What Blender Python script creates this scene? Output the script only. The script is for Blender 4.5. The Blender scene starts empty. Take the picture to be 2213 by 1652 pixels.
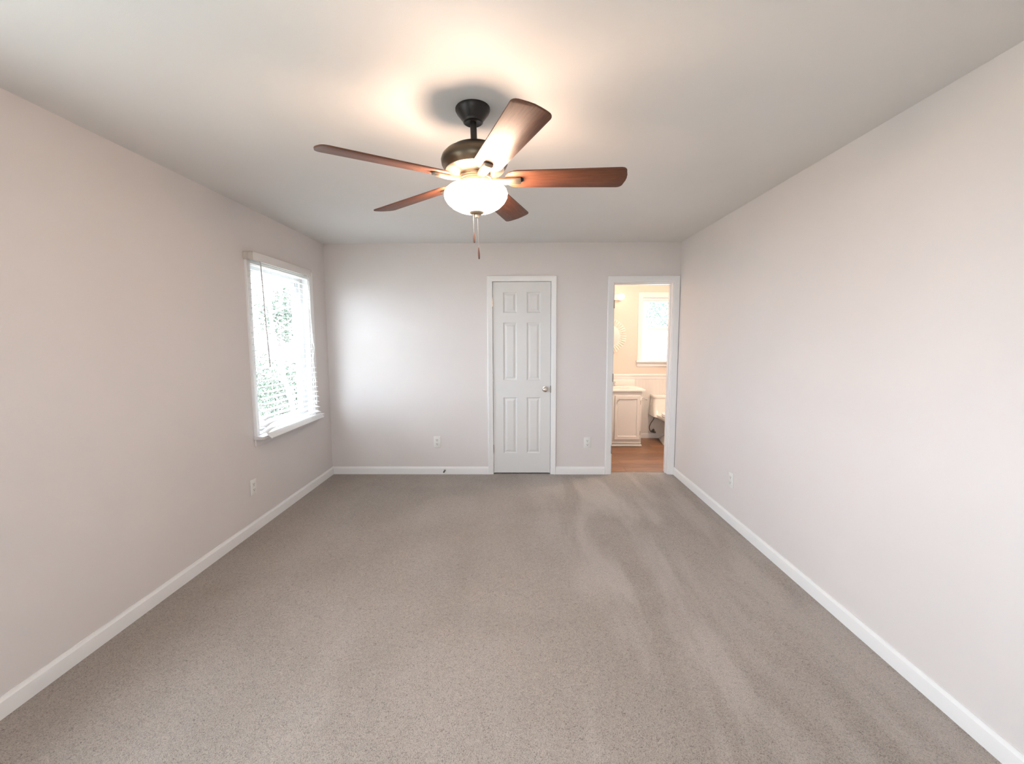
import bpy, bmesh, math, random
from mathutils import Vector, Matrix
SC = bpy.context.scene
COL = SC.collection
PI = math.pi
R = math.radians

# ------------------------------------------------------------------ camera
H = 2.44                     # ceiling height
D = 4.7026                   # far wall of the bedroom
XL, XR = -2.0114, 1.6783     # side walls
YF = -0.64                   # wall behind the camera
YB = 6.451                   # far wall of the bathroom
WT = 0.12                    # wall thickness
BX0, BX1 = 0.885, 2.75       # bathroom side walls

cam_d = bpy.data.cameras.new('camera')
cam = bpy.data.objects.new('camera', cam_d)
COL.objects.link(cam)
F_PX, PITCH, YAW, ROLL, CZ = 963.3028, 0.0981162, -0.0130238, -0.0029196, 1.4636
cam_d.sensor_fit = 'HORIZONTAL'
cam_d.sensor_width = 36.0
cam_d.lens = F_PX / 2213 * 36.0
cam_d.clip_start = 0.02
fw = Vector((math.sin(YAW) * math.cos(PITCH), math.cos(YAW) * math.cos(PITCH), -math.sin(PITCH)))
rt = Vector((math.cos(YAW), -math.sin(YAW), 0))
up = rt.cross(fw)
rt2 = rt * math.cos(ROLL) + up * math.sin(ROLL)
up2 = -rt * math.sin(ROLL) + up * math.cos(ROLL)
cam.matrix_world = Matrix(((rt2.x, up2.x, -fw.x, 0), (rt2.y, up2.y, -fw.y, 0), (rt2.z, up2.z, -fw.z, CZ), (0, 0, 0, 1)))
SC.camera = cam

# ------------------------------------------------------------------ light and exposure
SC.view_settings.view_transform = 'Standard'
SC.view_settings.look = 'None'
SC.view_settings.gamma = 1.0
SC.view_settings.use_curve_mapping = False
SC.view_settings.exposure = 0.64
SKY = 14.0                   # overcast sky
FAN_BULB = 195.0
FAN_BOWL = 25.0
BATH_FILL = 80.0  # strength of the added bathroom fill dome
BATH_BULB = 2.2
WARM = (1.0, 0.73, 0.56)
world = bpy.data.worlds.new('overcast_sky')
SC.world = world
world.use_nodes = True
bg = world.node_tree.nodes['Background']
bg.inputs['Color'].default_value = (0.81, 0.88, 1.0, 1)
bg.inputs['Strength'].default_value = SKY

def portal(name, loc, rot, sx, sy):
    l = bpy.data.lights.new(name, 'AREA')
    l.shape = 'RECTANGLE'; l.size = sx; l.size_y = sy
    l.cycles.is_portal = True
    o = bpy.data.objects.new(name, l); COL.objects.link(o)
    o.location = loc; o.rotation_euler = rot
    return o
W1Y0, W1Y1, W1Z0, W1Z1 = 3.38, 4.33, 0.72, 2.045       # bedroom window opening
W3Y0, W3Y1, W3Z0, W3Z1 = -0.15, 1.28, 0.75, 2.10                                # its twin beside the camera
W2X0, W2X1, W2Z0, W2Z1 = 1.772, 2.385, 1.14, 2.05       # bathroom window opening
portal('window_daylight', (XL - 0.2, (W1Y0 + W1Y1) / 2, (W1Z0 + W1Z1) / 2), (0, -PI / 2, 0), W1Z1 - W1Z0, W1Y1 - W1Y0)
portal('window_daylight', (XL - 0.2, (W3Y0 + W3Y1) / 2, (W3Z0 + W3Z1) / 2), (0, -PI / 2, 0), W3Z1 - W3Z0, W3Y1 - W3Y0)
W4X0, W4X1, W4Z0, W4Z1 = -0.70, 0.30, 1.00, 2.00                                # added window behind the camera, fills the room with daylight
portal('window_daylight', ((W4X0 + W4X1) / 2, YF - 0.2, (W4Z0 + W4Z1) / 2), (PI / 2, 0, 0), W4X1 - W4X0, W4Z1 - W4Z0)  # sky portal of the added window
portal('window_daylight', ((W2X0 + W2X1) / 2, YB + 0.2, (W2Z0 + W2Z1) / 2), (-PI / 2, 0, 0), W2X1 - W2X0, W2Z1 - W2Z0)


# ------------------------------------------------------------------ materials
def mat(name, color, rough=0.5, metal=0.0, spec=0.5, emit=None, estr=0.0):
    m = bpy.data.materials.new(name); m.use_nodes = True
    b = m.node_tree.nodes['Principled BSDF']
    b.inputs['Base Color'].default_value = (*color, 1)
    b.inputs['Roughness'].default_value = rough
    b.inputs['Metallic'].default_value = metal
    b.inputs['Specular IOR Level'].default_value = spec
    if emit:
        b.inputs['Emission Color'].default_value = (*emit, 1)
        b.inputs['Emission Strength'].default_value = estr
    return m
def nd(m, t, **kw):
    n = m.node_tree.nodes.new(t)
    for k, v in kw.items(): setattr(n, k, v)
    return n
def lk(m, a, b): m.node_tree.links.new(a, b)
def bsdf(m): return m.node_tree.nodes['Principled BSDF']
def coords(m, scale=(1, 1, 1)):
    tc = nd(m, 'ShaderNodeTexCoord'); mp = nd(m, 'ShaderNodeMapping')
    mp.inputs['Scale'].default_value = scale
    lk(m, tc.outputs['Object'], mp.inputs['Vector'])
    return mp.outputs['Vector']
def noise(m, vec, scale, detail=3, rough=0.5, dist=0.0):
    n = nd(m, 'ShaderNodeTexNoise')
    n.inputs['Scale'].default_value = scale; n.inputs['Detail'].default_value = detail
    n.inputs['Roughness'].default_value = rough; n.inputs['Distortion'].default_value = dist
    lk(m, vec, n.inputs['Vector'])
    return n.outputs['Fac']
def ramp(m, fac, stops):
    n = nd(m, 'ShaderNodeValToRGB')
    cr = n.color_ramp
    while len(cr.elements) < len(stops): cr.elements.new(0.5)
    for e, (p, c) in zip(cr.elements, stops):
        e.position = p; e.color = (*c, 1)
    lk(m, fac, n.inputs['Fac'])
    return n.outputs['Color']
def bump(m, h, strength, dist):
    n = nd(m, 'ShaderNodeBump')
    n.inputs['Strength'].default_value = strength; n.inputs['Distance'].default_value = dist
    lk(m, h, n.inputs['Height']); lk(m, n.outputs['Normal'], bsdf(m).inputs['Normal'])
def mixc(m, fac, a, b, mode='MIX'):
    n = nd(m, 'ShaderNodeMix', data_type='RGBA', blend_type=mode)
    if isinstance(fac, float): n.inputs[0].default_value = fac
    else: lk(m, fac, n.inputs[0])
    for i, c in ((6, a), (7, b)):
        if isinstance(c, tuple): n.inputs[i].default_value = (*c, 1)
        else: lk(m, c, n.inputs[i])
    return n.outputs[2]

def paint(name, color, rough, var=0.02, bmp=0.12):
    m = mat(name, color, rough, spec=0.35)
    v = coords(m)
    c = ramp(m, noise(m, v, 1.3, 2), [(0.3, tuple(x * (1 - var) for x in color)), (0.7, tuple(min(1, x * (1 + var)) for x in color))])
    lk(m, c, bsdf(m).inputs['Base Color'])
    bump(m, noise(m, v, 260, 2), bmp, 0.002)
    return m
M_WALL = paint('wall_paint', (0.712, 0.668, 0.645), 0.45)
M_CEIL = paint('ceiling_paint', (0.77, 0.752, 0.728), 0.8)
M_BATHWALL = paint('bathroom_paint', (0.72, 0.635, 0.56), 0.5)
M_TRIM = paint('trim_paint', (0.82, 0.81, 0.795), 0.35, 0.008, 0.03)
M_DOOR = paint('door_paint', (0.72, 0.71, 0.69), 0.4, 0.008, 0.05)
M_VINYL = paint('window_vinyl', (0.80, 0.81, 0.81), 0.4, 0.005, 0.0)
M_SLAT = paint('blind_slat_white', (0.82, 0.82, 0.81), 0.4, 0.005, 0.0)
M_BLINDRAIL = paint('blind_rail_cream', (0.74, 0.71, 0.68), 0.45, 0.005, 0.0)
M_BRACKET = mat('bracket_plastic', (0.60, 0.55, 0.50), 0.35)
M_WAND = mat('wand_plastic', (0.50, 0.47, 0.47), 0.25)
M_CORD = mat('cord_white', (0.85, 0.85, 0.84), 0.8)
M_PLATE = mat('outlet_plastic', (0.79, 0.775, 0.74), 0.35)
M_SLOT = mat('slot_dark', (0.12, 0.11, 0.10), 0.6)
M_SCREW = mat('screw_metal', (0.6, 0.58, 0.55), 0.4, 0.8)
M_NICKEL = mat('satin_nickel', (0.62, 0.57, 0.51), 0.27, 1.0)
M_HINGE = mat('tarnished_hinge', (0.30, 0.25, 0.20), 0.4, 0.8)
M_CHROME = mat('chrome', (0.75, 0.75, 0.76), 0.12, 1.0)
M_BRONZE = mat('dark_bronze', (0.018, 0.014, 0.012), 0.40, 0.3)
M_MOTOR = mat('bronze_motor', (0.12, 0.092, 0.065), 0.34, 0.9)
M_PEWTER = mat('aged_pewter', (0.40, 0.34, 0.26), 0.38, 0.9)
M_DARK = mat('dark_gap', (0.03, 0.028, 0.026), 0.9)
M_RUBBER = mat('dark_rubber', (0.05, 0.05, 0.05), 0.7)
M_HOSE = mat('braided_hose', (0.17, 0.15, 0.13), 0.45, 0.5)
M_PORC = mat('porcelain', (0.80, 0.765, 0.71), 0.12)
M_SEAT = mat('toilet_seat_white', (0.86, 0.85, 0.83), 0.2)
M_MARBLE = mat('cultured_marble', (0.84, 0.80, 0.75), 0.15)
M_CAB = paint('cabinet_paint', (0.78, 0.755, 0.72), 0.4, 0.005, 0.02)
M_MIRROR = mat('mirror_glass', (0.85, 0.85, 0.84), 0.02, 1.0)
M_MFRAME = mat('mirror_frame', (0.80, 0.75, 0.68), 0.45)
M_FOB = mat('pull_fob_wood', (0.06, 0.028, 0.024), 0.5)
M_CHAIN = mat('pull_chain_metal', (0.45, 0.42, 0.38), 0.3, 1.0)

def carpet():
    m = mat('carpet', (0.36, 0.32, 0.28), 0.95, spec=0.1)
    v = coords(m)
    base = ramp(m, noise(m, v, 1.1, 3, 0.5, 0.6), [(0.35, (0.355, 0.306, 0.264)), (0.65, (0.415, 0.363, 0.318))])
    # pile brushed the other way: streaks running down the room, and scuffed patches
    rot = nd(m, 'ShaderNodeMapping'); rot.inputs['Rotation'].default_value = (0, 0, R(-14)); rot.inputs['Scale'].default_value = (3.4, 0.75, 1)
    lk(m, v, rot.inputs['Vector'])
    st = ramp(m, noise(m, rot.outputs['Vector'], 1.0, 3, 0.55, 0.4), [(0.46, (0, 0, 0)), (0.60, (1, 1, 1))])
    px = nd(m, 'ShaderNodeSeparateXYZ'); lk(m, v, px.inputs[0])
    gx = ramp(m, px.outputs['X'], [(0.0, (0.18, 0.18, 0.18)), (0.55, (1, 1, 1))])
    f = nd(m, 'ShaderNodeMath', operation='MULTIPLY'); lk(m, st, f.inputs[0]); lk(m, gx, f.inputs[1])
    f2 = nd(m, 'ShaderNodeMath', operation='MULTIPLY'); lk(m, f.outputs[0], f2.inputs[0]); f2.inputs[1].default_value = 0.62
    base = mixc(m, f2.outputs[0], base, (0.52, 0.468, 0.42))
    t1 = noise(m, v, 105, 2, 0.6, 2.2)
    t2 = noise(m, v, 300, 2, 0.6, 0.8)
    tuft = mixc(m, 0.42, t1, t2)
    lo = ramp(m, tuft, [(0.36, (0.40, 0.385, 0.37)), (0.49, (0.96, 0.955, 0.95)), (0.62, (1.24, 1.23, 1.22))])
    hi = ramp(m, tuft, [(0.36, (0.72, 0.71, 0.70)), (0.50, (0.98, 0.98, 0.98)), (0.62, (1.12, 1.12, 1.12))])
    lk(m, mixc(m, 1.0, base, mixc(m, f2.outputs[0], lo, hi), 'MULTIPLY'), bsdf(m).inputs['Base Color'])
    bsdf(m).inputs['Sheen Weight'].default_value = 0.25
    bsdf(m).inputs['Sheen Roughness'].default_value = 0.5
    bump(m, tuft, 0.8, 0.010)
    return m
M_CARPET = carpet()

def wood(name, dark, mid, light, scale, rough, stretch, planks=False):
    m = mat(name, mid, rough)
    v = coords(m, stretch)
    n = noise(m, v, scale, 5, 0.6, 0.6)
    c = ramp(m, n, [(0.25, dark), (0.5, mid), (0.78, light)])
    if planks:
        b = nd(m, 'ShaderNodeTexBrick')
        b.inputs['Scale'].default_value = 1.0
        b.inputs['Brick Width'].default_value = 1.2; b.inputs['Row Height'].default_value = 0.155
        b.inputs['Mortar Size'].default_value = 0.0025; b.inputs['Bias'].default_value = -0.1
        b.inputs['Color1'].default_value = (0.75, 0.74, 0.73, 1); b.inputs['Color2'].default_value = (1.2, 1.18, 1.15, 1)
        b.inputs['Mortar'].default_value = (0.45, 0.4, 0.38, 1)
        lk(m, coords(m), b.inputs['Vector'])
        c = mixc(m, 1.0, c, b.outputs['Color'], 'MULTIPLY')
    lk(m, c, bsdf(m).inputs['Base Color'])
    bump(m, n, 0.05, 0.001)
    return m
M_BLADE = wood('walnut_blade', (0.062, 0.021, 0.011), (0.12, 0.042, 0.020), (0.18, 0.068, 0.031), 14, 0.5, (1, 14, 14))
M_BATHFLOOR = wood('wood_plank_floor', (0.17, 0.078, 0.038), (0.27, 0.135, 0.07), (0.38, 0.21, 0.12), 5, 0.4, (1, 9, 9), True)

def beadboard():
    m = mat('beadboard_paint', (0.78, 0.75, 0.71), 0.4)
    w = nd(m, 'ShaderNodeTexWave', wave_type='BANDS', bands_direction='X')
    w.inputs['Scale'].default_value = 6.3
    lk(m, coords(m), w.inputs['Vector'])
    r = ramp(m, w.outputs['Fac'], [(0.0, (0, 0, 0)), (0.12, (1, 1, 1))])
    bump(m, r, 0.35, 0.003)
    return m
M_BEAD = beadboard()

def glass(name, tint):
    m = bpy.data.materials.new(name); m.use_nodes = True
    nt = m.node_tree; nt.nodes.remove(nt.nodes['Principled BSDF'])
    t = nt.nodes.new('ShaderNodeBsdfTransparent'); t.inputs['Color'].default_value = (*tint, 1)
    g = nt.nodes.new('ShaderNodeBsdfGlossy'); g.inputs['Roughness'].default_value = 0.02
    fr = nt.nodes.new('ShaderNodeFresnel'); fr.inputs['IOR'].default_value = 1.25
    mx = nt.nodes.new('ShaderNodeMixShader')
    nt.links.new(fr.outputs[0], mx.inputs[0]); nt.links.new(t.outputs[0], mx.inputs[1]); nt.links.new(g.outputs[0], mx.inputs[2])
    nt.links.new(mx.outputs[0], nt.nodes['Material Output'].inputs['Surface'])
    return m
M_GLASS = glass('window_glass', (0.82, 0.868, 0.865))
M_GLASS_BATH = glass('bathroom_window_glass', (0.56, 0.61, 0.61))
def frosted(name, c, dif=0.3):
    m = bpy.data.materials.new(name); m.use_nodes = True
    nt = m.node_tree; nt.nodes.remove(nt.nodes['Principled BSDF'])
    t = nt.nodes.new('ShaderNodeBsdfTranslucent'); t.inputs['Color'].default_value = (*c, 1)
    d = nt.nodes.new('ShaderNodeBsdfDiffuse'); d.inputs['Color'].default_value = (*c, 1)
    mx = nt.nodes.new('ShaderNodeMixShader'); mx.inputs[0].default_value = dif
    nt.links.new(t.outputs[0], mx.inputs[1]); nt.links.new(d.outputs[0], mx.inputs[2])
    nt.links.new(mx.outputs[0], nt.nodes['Material Output'].inputs['Surface'])
    return m, nt, mx
M_FROST, _, _ = frosted('frosted_glass', (0.93, 0.97, 1.0), 0.1)
def lamp_glass():
    m, nt, mx = frosted('alabaster_glass', (0.95, 0.90, 0.82), 0.3)
    e = nt.nodes.new('ShaderNodeEmission'); e.inputs['Color'].default_value = (*WARM, 1); e.inputs['Strength'].default_value = FAN_BOWL
    tp = nt.nodes.new('ShaderNodeBsdfTransparent'); tp.inputs['Color'].default_value = (0.98, 0.93, 0.86, 1)
    m2 = nt.nodes.new('ShaderNodeMixShader'); m2.inputs[0].default_value = 0.35     # unscattered part of the light
    nt.links.new(mx.outputs[0], m2.inputs[1]); nt.links.new(tp.outputs[0], m2.inputs[2])
    ad = nt.nodes.new('ShaderNodeAddShader')
    nt.links.new(m2.outputs[0], ad.inputs[0]); nt.links.new(e.outputs[0], ad.inputs[1])
    nt.links.new(ad.outputs[0], nt.nodes['Material Output'].inputs['Surface'])
    return m
M_BOWL = lamp_glass()
M_BULB = mat('fan_bulb_glow', (0.9, 0.9, 0.9), 0.5, emit=WARM, estr=FAN_BULB)
M_VBULB = mat('vanity_bulb_glow', (0.9, 0.9, 0.9), 0.5, emit=(1.0, 0.79, 0.56), estr=BATH_BULB)

def leafy(name, a, b):
    m = mat(name, a, 0.6)
    lk(m, ramp(m, noise(m, coords(m), 1.7, 2), [(0.35, a), (0.65, b)]), bsdf(m).inputs['Base Color'])
    return m
M_LEAF = leafy('leaf_green', (0.038, 0.058, 0.036), (0.075, 0.098, 0.066))
M_LEAF2 = leafy('leaf_evergreen', (0.09, 0.155, 0.115), (0.16, 0.225, 0.17))
M_BARK = leafy('bark_grey', (0.10, 0.09, 0.085), (0.16, 0.145, 0.135))
M_PALEBARK = leafy('bark_pale', (0.55, 0.53, 0.50), (0.68, 0.66, 0.62))
M_LAWN = leafy('lawn', (0.34, 0.33, 0.27), (0.42, 0.40, 0.34))

# ------------------------------------------------------------------ mesh helpers
def finish(name, bm, m, parent=None, smooth=True, ang=32, loc=None):
    bmesh.ops.recalc_face_normals(bm, faces=bm.faces[:])
    if smooth:
        for f in bm.faces: f.smooth = True
        for e in bm.edges:
            if len(e.link_faces) == 2 and e.calc_face_angle(0) > R(ang): e.smooth = False
    me = bpy.data.meshes.new(name); bm.to_mesh(me); bm.free()
    for x in (m if isinstance(m, (list, tuple)) else [m]): me.materials.append(x)
    o = bpy.data.objects.new(name, me); COL.objects.link(o)
    if parent is not None: o.parent = parent
    if loc is not None: o.location = loc
    return o
def tag(o, label=None, cat=None, group=None, kind=None):
    if label: o['label'] = label
    if cat: o['category'] = cat
    if group: o['group'] = group
    if kind: o['kind'] = kind
    return o
def thing(name, label, cat, loc=(0, 0, 0), group=None, kind=None, rot=(0, 0, 0)):
    o = bpy.data.objects.new(name, None); COL.objects.link(o)
    o.empty_display_size = 0.05
    o.location = loc; o.rotation_euler = rot
    return tag(o, label, cat, group, kind)
def box(bm, x0, x1, y0, y1, z0, z1, bev=0.0, seg=2, mi=0):
    vs = [bm.verts.new(p) for p in [(x0, y0, z0), (x1, y0, z0), (x1, y1, z0), (x0, y1, z0), (x0, y0, z1), (x1, y0, z1), (x1, y1, z1), (x0, y1, z1)]]
    fs = [bm.faces.new([vs[i] for i in q]) for q in ((0, 3, 2, 1), (4, 5, 6, 7), (0, 1, 5, 4), (1, 2, 6, 5), (2, 3, 7, 6), (3, 0, 4, 7))]
    for f in fs: f.material_index = mi
    if bev > 0:
        es = list({e for f in fs for e in f.edges})
        bmesh.ops.bevel(bm, geom=es, offset=bev, segments=seg, affect='EDGES', profile=0.5)
def boxes(*bs, bev=0.0):
    bm = bmesh.new()
    for b in bs: box(bm, *b, bev=bev)
    return bm
def lathe(bm, prof, n=48, axis='z', o=(0, 0, 0), sx=1.0, sy=1.0):
    rings = []
    for r, z in prof:
        ring = []
        for i in range(n):
            a = 2 * PI * i / n
            p = (r * math.cos(a) * sx, r * math.sin(a) * sy, z)
            if axis == 'y': p = (p[0], -z, p[1])
            if axis == 'x': p = (z, p[0], p[1])
            ring.append(bm.verts.new((p[0] + o[0], p[1] + o[1], p[2] + o[2])))
        rings.append(ring)
    for a, b in zip(rings, rings[1:]):
        for i in range(n):
            bm.faces.new((a[i], a[(i + 1) % n], b[(i + 1) % n], b[i]))
    return rings
def capped(bm, prof, n=48, axis='z', o=(0, 0, 0), sx=1.0, sy=1.0):
    rg = lathe(bm, prof, n, axis, o, sx, sy)
    bm.faces.new(rg[0]); bm.faces.new(rg[-1])
    return rg
def tube(bm, pts, r, n=8, cap=True):
    pts = [Vector(p) for p in pts]
    rs = r if isinstance(r, (list, tuple)) else [r] * len(pts)
    rings = []; prev = None
    for i, p in enumerate(pts):
        d = (pts[min(i + 1, len(pts) - 1)] - pts[max(i - 1, 0)]).normalized()
        if prev is None:
            a = Vector((0, 0, 1)) if abs(d.z) < 0.9 else Vector((1, 0, 0))
            u = d.cross(a).normalized()
        else:
            u = (prev - d * prev.dot(d)).normalized()
        prev = u; w = d.cross(u)
        rings.append([bm.verts.new(p + (u * math.cos(2 * PI * k / n) + w * math.sin(2 * PI * k / n)) * rs[i]) for k in range(n)])
    for a, b in zip(rings, rings[1:]):
        for k in range(n): bm.faces.new((a[k], a[(k + 1) % n], b[(k + 1) % n], b[k]))
    if cap: bm.faces.new(rings[0]); bm.faces.new(rings[-1])
def smooth_path(pts, n=6):
    p = [Vector(q) for q in pts]; p = [p[0] * 2 - p[1]] + p + [p[-1] * 2 - p[-2]]; out = []
    for i in range(1, len(p) - 2):
        for k in range(n):
            t = k / n; a, b, c, d = p[i - 1:i + 3]
            out.append(0.5 * (2 * b + (c - a) * t + (2 * a - 5 * b + 4 * c - d) * t * t + (3 * b - a - 3 * c + d) * t ** 3))
    return out + [p[-2]]
def loft(bm, secs, cap=True):
    rings = [[bm.verts.new(p) for p in s] for s in secs]
    n = len(rings[0])
    for a, b in zip(rings, rings[1:]):
        for k in range(n): bm.faces.new((a[k], a[(k + 1) % n], b[(k + 1) % n], b[k]))
    if cap: bm.faces.new(rings[0]); bm.faces.new(rings[-1])
def ball(bm, c, r, sub=2):
    bmesh.ops.create_icosphere(bm, subdivisions=sub, radius=r, matrix=Matrix.Translation(c))

# maps of wall planes: (u, v, h) -> world, h = out of the wall into the room
def on_back(u, v, h): return (u, D - h, v)
def on_left(u, v, h): return (XL + h, u, v)
def on_right(u, v, h): return (XR - h, u, v)
def on_bath(u, v, h): return (u, YB - h, v)

def sweep_frame(bm, fn, u0, u1, v0, v1, prof, closed=False):
    """mitred moulding round an opening; prof = [(distance from opening, height)]"""
    def corner(k, d):
        if closed: return [(u0 - d, v0 - d), (u0 - d, v1 + d), (u1 + d, v1 + d), (u1 + d, v0 - d)][k]
        return [(u0 - d, v0), (u0 - d, v1 + d), (u1 + d, v1 + d), (u1 + d, v0)][k]
    rings = [[bm.verts.new(fn(*corner(k, d), h)) for d, h in prof] for k in range(4)]
    n = len(prof)
    pairs = [(0, 1), (1, 2), (2, 3)] + ([(3, 0)] if closed else [])
    for a, b in pairs:
        for i in range(n): bm.faces.new((rings[a][i], rings[a][(i + 1) % n], rings[b][(i + 1) % n], rings[b][i]))
    if not closed: bm.faces.new(rings[0]); bm.faces.new(rings[3])
def casing_prof(w, t=0.017):
    return [(0, 0), (0, 0.009), (0.004, 0.011), (w * 0.45, 0.0125), (w * 0.55, t * 0.85), (w * 0.8, t), (w - 0.004, t), (w, t - 0.004), (w, 0)]
BB_PROF = [(0, 0), (0, 0.014), (0.056, 0.014), (0.066, 0.0125), (0.073, 0.0075), (0.078, 0.006), (0.082, 0.005), (0.082, 0)]   # (z, h)
def baseboard(name, runs, label, m=None):
    bm = bmesh.new()
    for fn, u0, u1 in runs:
        loft(bm, [[fn(u, z, h) for z, h in BB_PROF] for u in (u0, u1)])
    return tag(finish(name, bm, m or M_TRIM, ang=25), label, 'baseboard', kind='structure')
def wall(name, fn, u0, u1, v0, v1, holes, t, mats, label):
    """solid wall with openings; front at h=0, back at h=-t"""
    us = sorted({u0, u1, *[x for h in holes for x in h[:2]]}); vs = sorted({v0, v1, *[x for h in holes for x in h[2:]]})
    def solid(i, j):
        if not (0 <= i < len(us) - 1 and 0 <= j < len(vs) - 1): return False
        cu, cv = (us[i] + us[i + 1]) / 2, (vs[j] + vs[j + 1]) / 2
        return not any(a < cu < b and c < cv < d for a, b, c, d in holes)
    bm = bmesh.new(); cache = {}
    def V(u, v, h):
        k = (round(u, 5), round(v, 5), h)
        if k not in cache: cache[k] = bm.verts.new(fn(u, v, h))
        return cache[k]
    for i in range(len(us) - 1):
        for j in range(len(vs) - 1):
            if not solid(i, j): continue
            a, b, c, d = us[i], us[i + 1], vs[j], vs[j + 1]
            bm.faces.new((V(a, c, 0), V(b, c, 0), V(b, d, 0), V(a, d, 0)))
            f = bm.faces.new((V(a, c, -t), V(a, d, -t), V(b, d, -t), V(b, c, -t))); f.material_index = len(mats) - 1
            for (di, dj, p, q) in ((-1, 0, (a, c), (a, d)), (1, 0, (b, c), (b, d)), (0, -1, (a, c), (b, c)), (0, 1, (a, d), (b, d))):
                if not solid(i + di, j + dj):
                    bm.faces.new((V(*p, 0), V(*q, 0), V(*q, -t), V(*p, -t)))
    return tag(finish(name, bm, mats, smooth=False), label, 'wall', kind='structure')

# ------------------------------------------------------------------ the room shell
OUT = 0.15
DX0, DX1, DZ1 = -0.262, 0.349, 2.049            # closet door clear opening
OX0, OX1, OZ1 = 1.005, 1.605, 2.030             # bathroom doorway clear opening
JT = 0.018
wall('wall_left', on_left, YF - 0.15, YB + OUT, -0.05, H, [(W1Y0, W1Y1, W1Z0, W1Z1), (W3Y0, W3Y1, W3Z0, W3Z1)], OUT, [M_WALL], 'long warm off-white wall that holds the blind-covered window')
wall('wall_right', on_right, YF - 0.15, D, -0.05, H, [], WT, [M_WALL], 'long plain off-white wall beside the bathroom doorway')
wall('wall_back', on_back, XL, BX1, -0.05, H, [(DX0 - JT, DX1 + JT, -0.05, DZ1 + JT), (OX0 - JT, OX1 + JT, -0.05, OZ1 + JT)], WT, [M_WALL, M_BATHWALL], 'short wall with the closet door and the bathroom doorway')
wall('wall_front', lambda u, v, h: (u, YF + h, v), XL, XR, -0.05, H, [(W4X0, W4X1, W4Z0, W4Z1)], OUT, [M_WALL], 'wall opposite the closet door')
wall('wall_bathroom_back', on_bath, XL, BX1, -0.05, H, [(W2X0, W2X1, W2Z0, W2Z1)], OUT, [M_BATHWALL], 'warm cream bathroom wall behind the toilet and mirror')
bm = boxes((BX0 - 0.08, BX0, D + WT, YB, -0.02, H))
tag(finish('wall_bathroom_left', bm, M_BATHWALL, smooth=False), 'bathroom wall at the end of the vanity', 'wall', kind='structure')
bm = boxes((BX1, BX1 + 0.12, D, YB + OUT, -0.05, H))
tag(finish('wall_bathroom_right', bm, M_BATHWALL, smooth=False), 'bathroom wall beyond the toilet', 'wall', kind='structure')
bm = boxes((XL - OUT, BX1 + 0.12, YF - 0.15, YB + OUT, H, H + 0.12))
tag(finish('ceiling', bm, M_CEIL, smooth=False), 'flat off-white painted ceiling over the room', 'ceiling', kind='structure')
bm = boxes((XL, XR + WT, YF - 0.15, D + 0.085, -0.06, 0.0), (XL, BX0 - 0.08, D + 0.085, YB, -0.06, 0.0))
tag(finish('floor', bm, M_CARPET, smooth=False), 'grey-beige wall-to-wall cut pile carpet', 'carpet', kind='structure')
bm = boxes((BX0 - 0.08, BX1, D + 0.085, YB, -0.06, -0.003))
tag(finish('floor_bathroom', bm, M_BATHFLOOR, smooth=False), 'brown wood plank bathroom floor', 'floor', kind='structure')

baseboard('baseboard_left', [(on_left, YF, D)], 'white baseboard below the window wall')
baseboard('baseboard_right', [(on_right, YF, D)], 'white baseboard along the plain long wall')
baseboard('baseboard_back', [(on_back, XL, -0.319)], 'white baseboard between the window wall and the closet door')
baseboard('baseboard_back.001', [(on_back, 0.406, 0.933)], 'short white baseboard between closet door and bathroom doorway')
baseboard('baseboard_bathroom', [(on_bath, BX0, BX1)], 'white bathroom baseboard behind the toilet')

# ------------------------------------------------------------------ closet door
tr = thing('trim_1', 'white moulded casing around the closet door', 'door casing', (0.044, D, 0), kind='structure')
def local(o, parent):          # keep world placement under a moved parent
    o.parent = parent
    o.location = Vector(o.location) - Vector(parent.location)
    return o
bm = bmesh.new(); sweep_frame(bm, on_back, DX0 - 0.002, DX1 + 0.002, 0, DZ1 + 0.003, casing_prof(0.055))
local(finish('casing', bm, M_TRIM, ang=20), tr)
bm = boxes((DX0 - JT, DX0, D - 0.004, D + WT, 0, DZ1 + JT), (DX1, DX1 + JT, D - 0.004, D + WT, 0, DZ1 + JT), (DX0, DX1, D - 0.004, D + WT, DZ1, DZ1 + JT),
           (DX0, DX0 + 0.012, D + 0.042, D + 0.075, 0, DZ1), (DX1 - 0.012, DX1, D + 0.042, D + 0.075, 0, DZ1), (DX0 + 0.012, DX1 - 0.012, D + 0.042, D + 0.075, DZ1 - 0.012, DZ1))
local(finish('jamb', bm, M_TRIM), tr)

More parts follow.
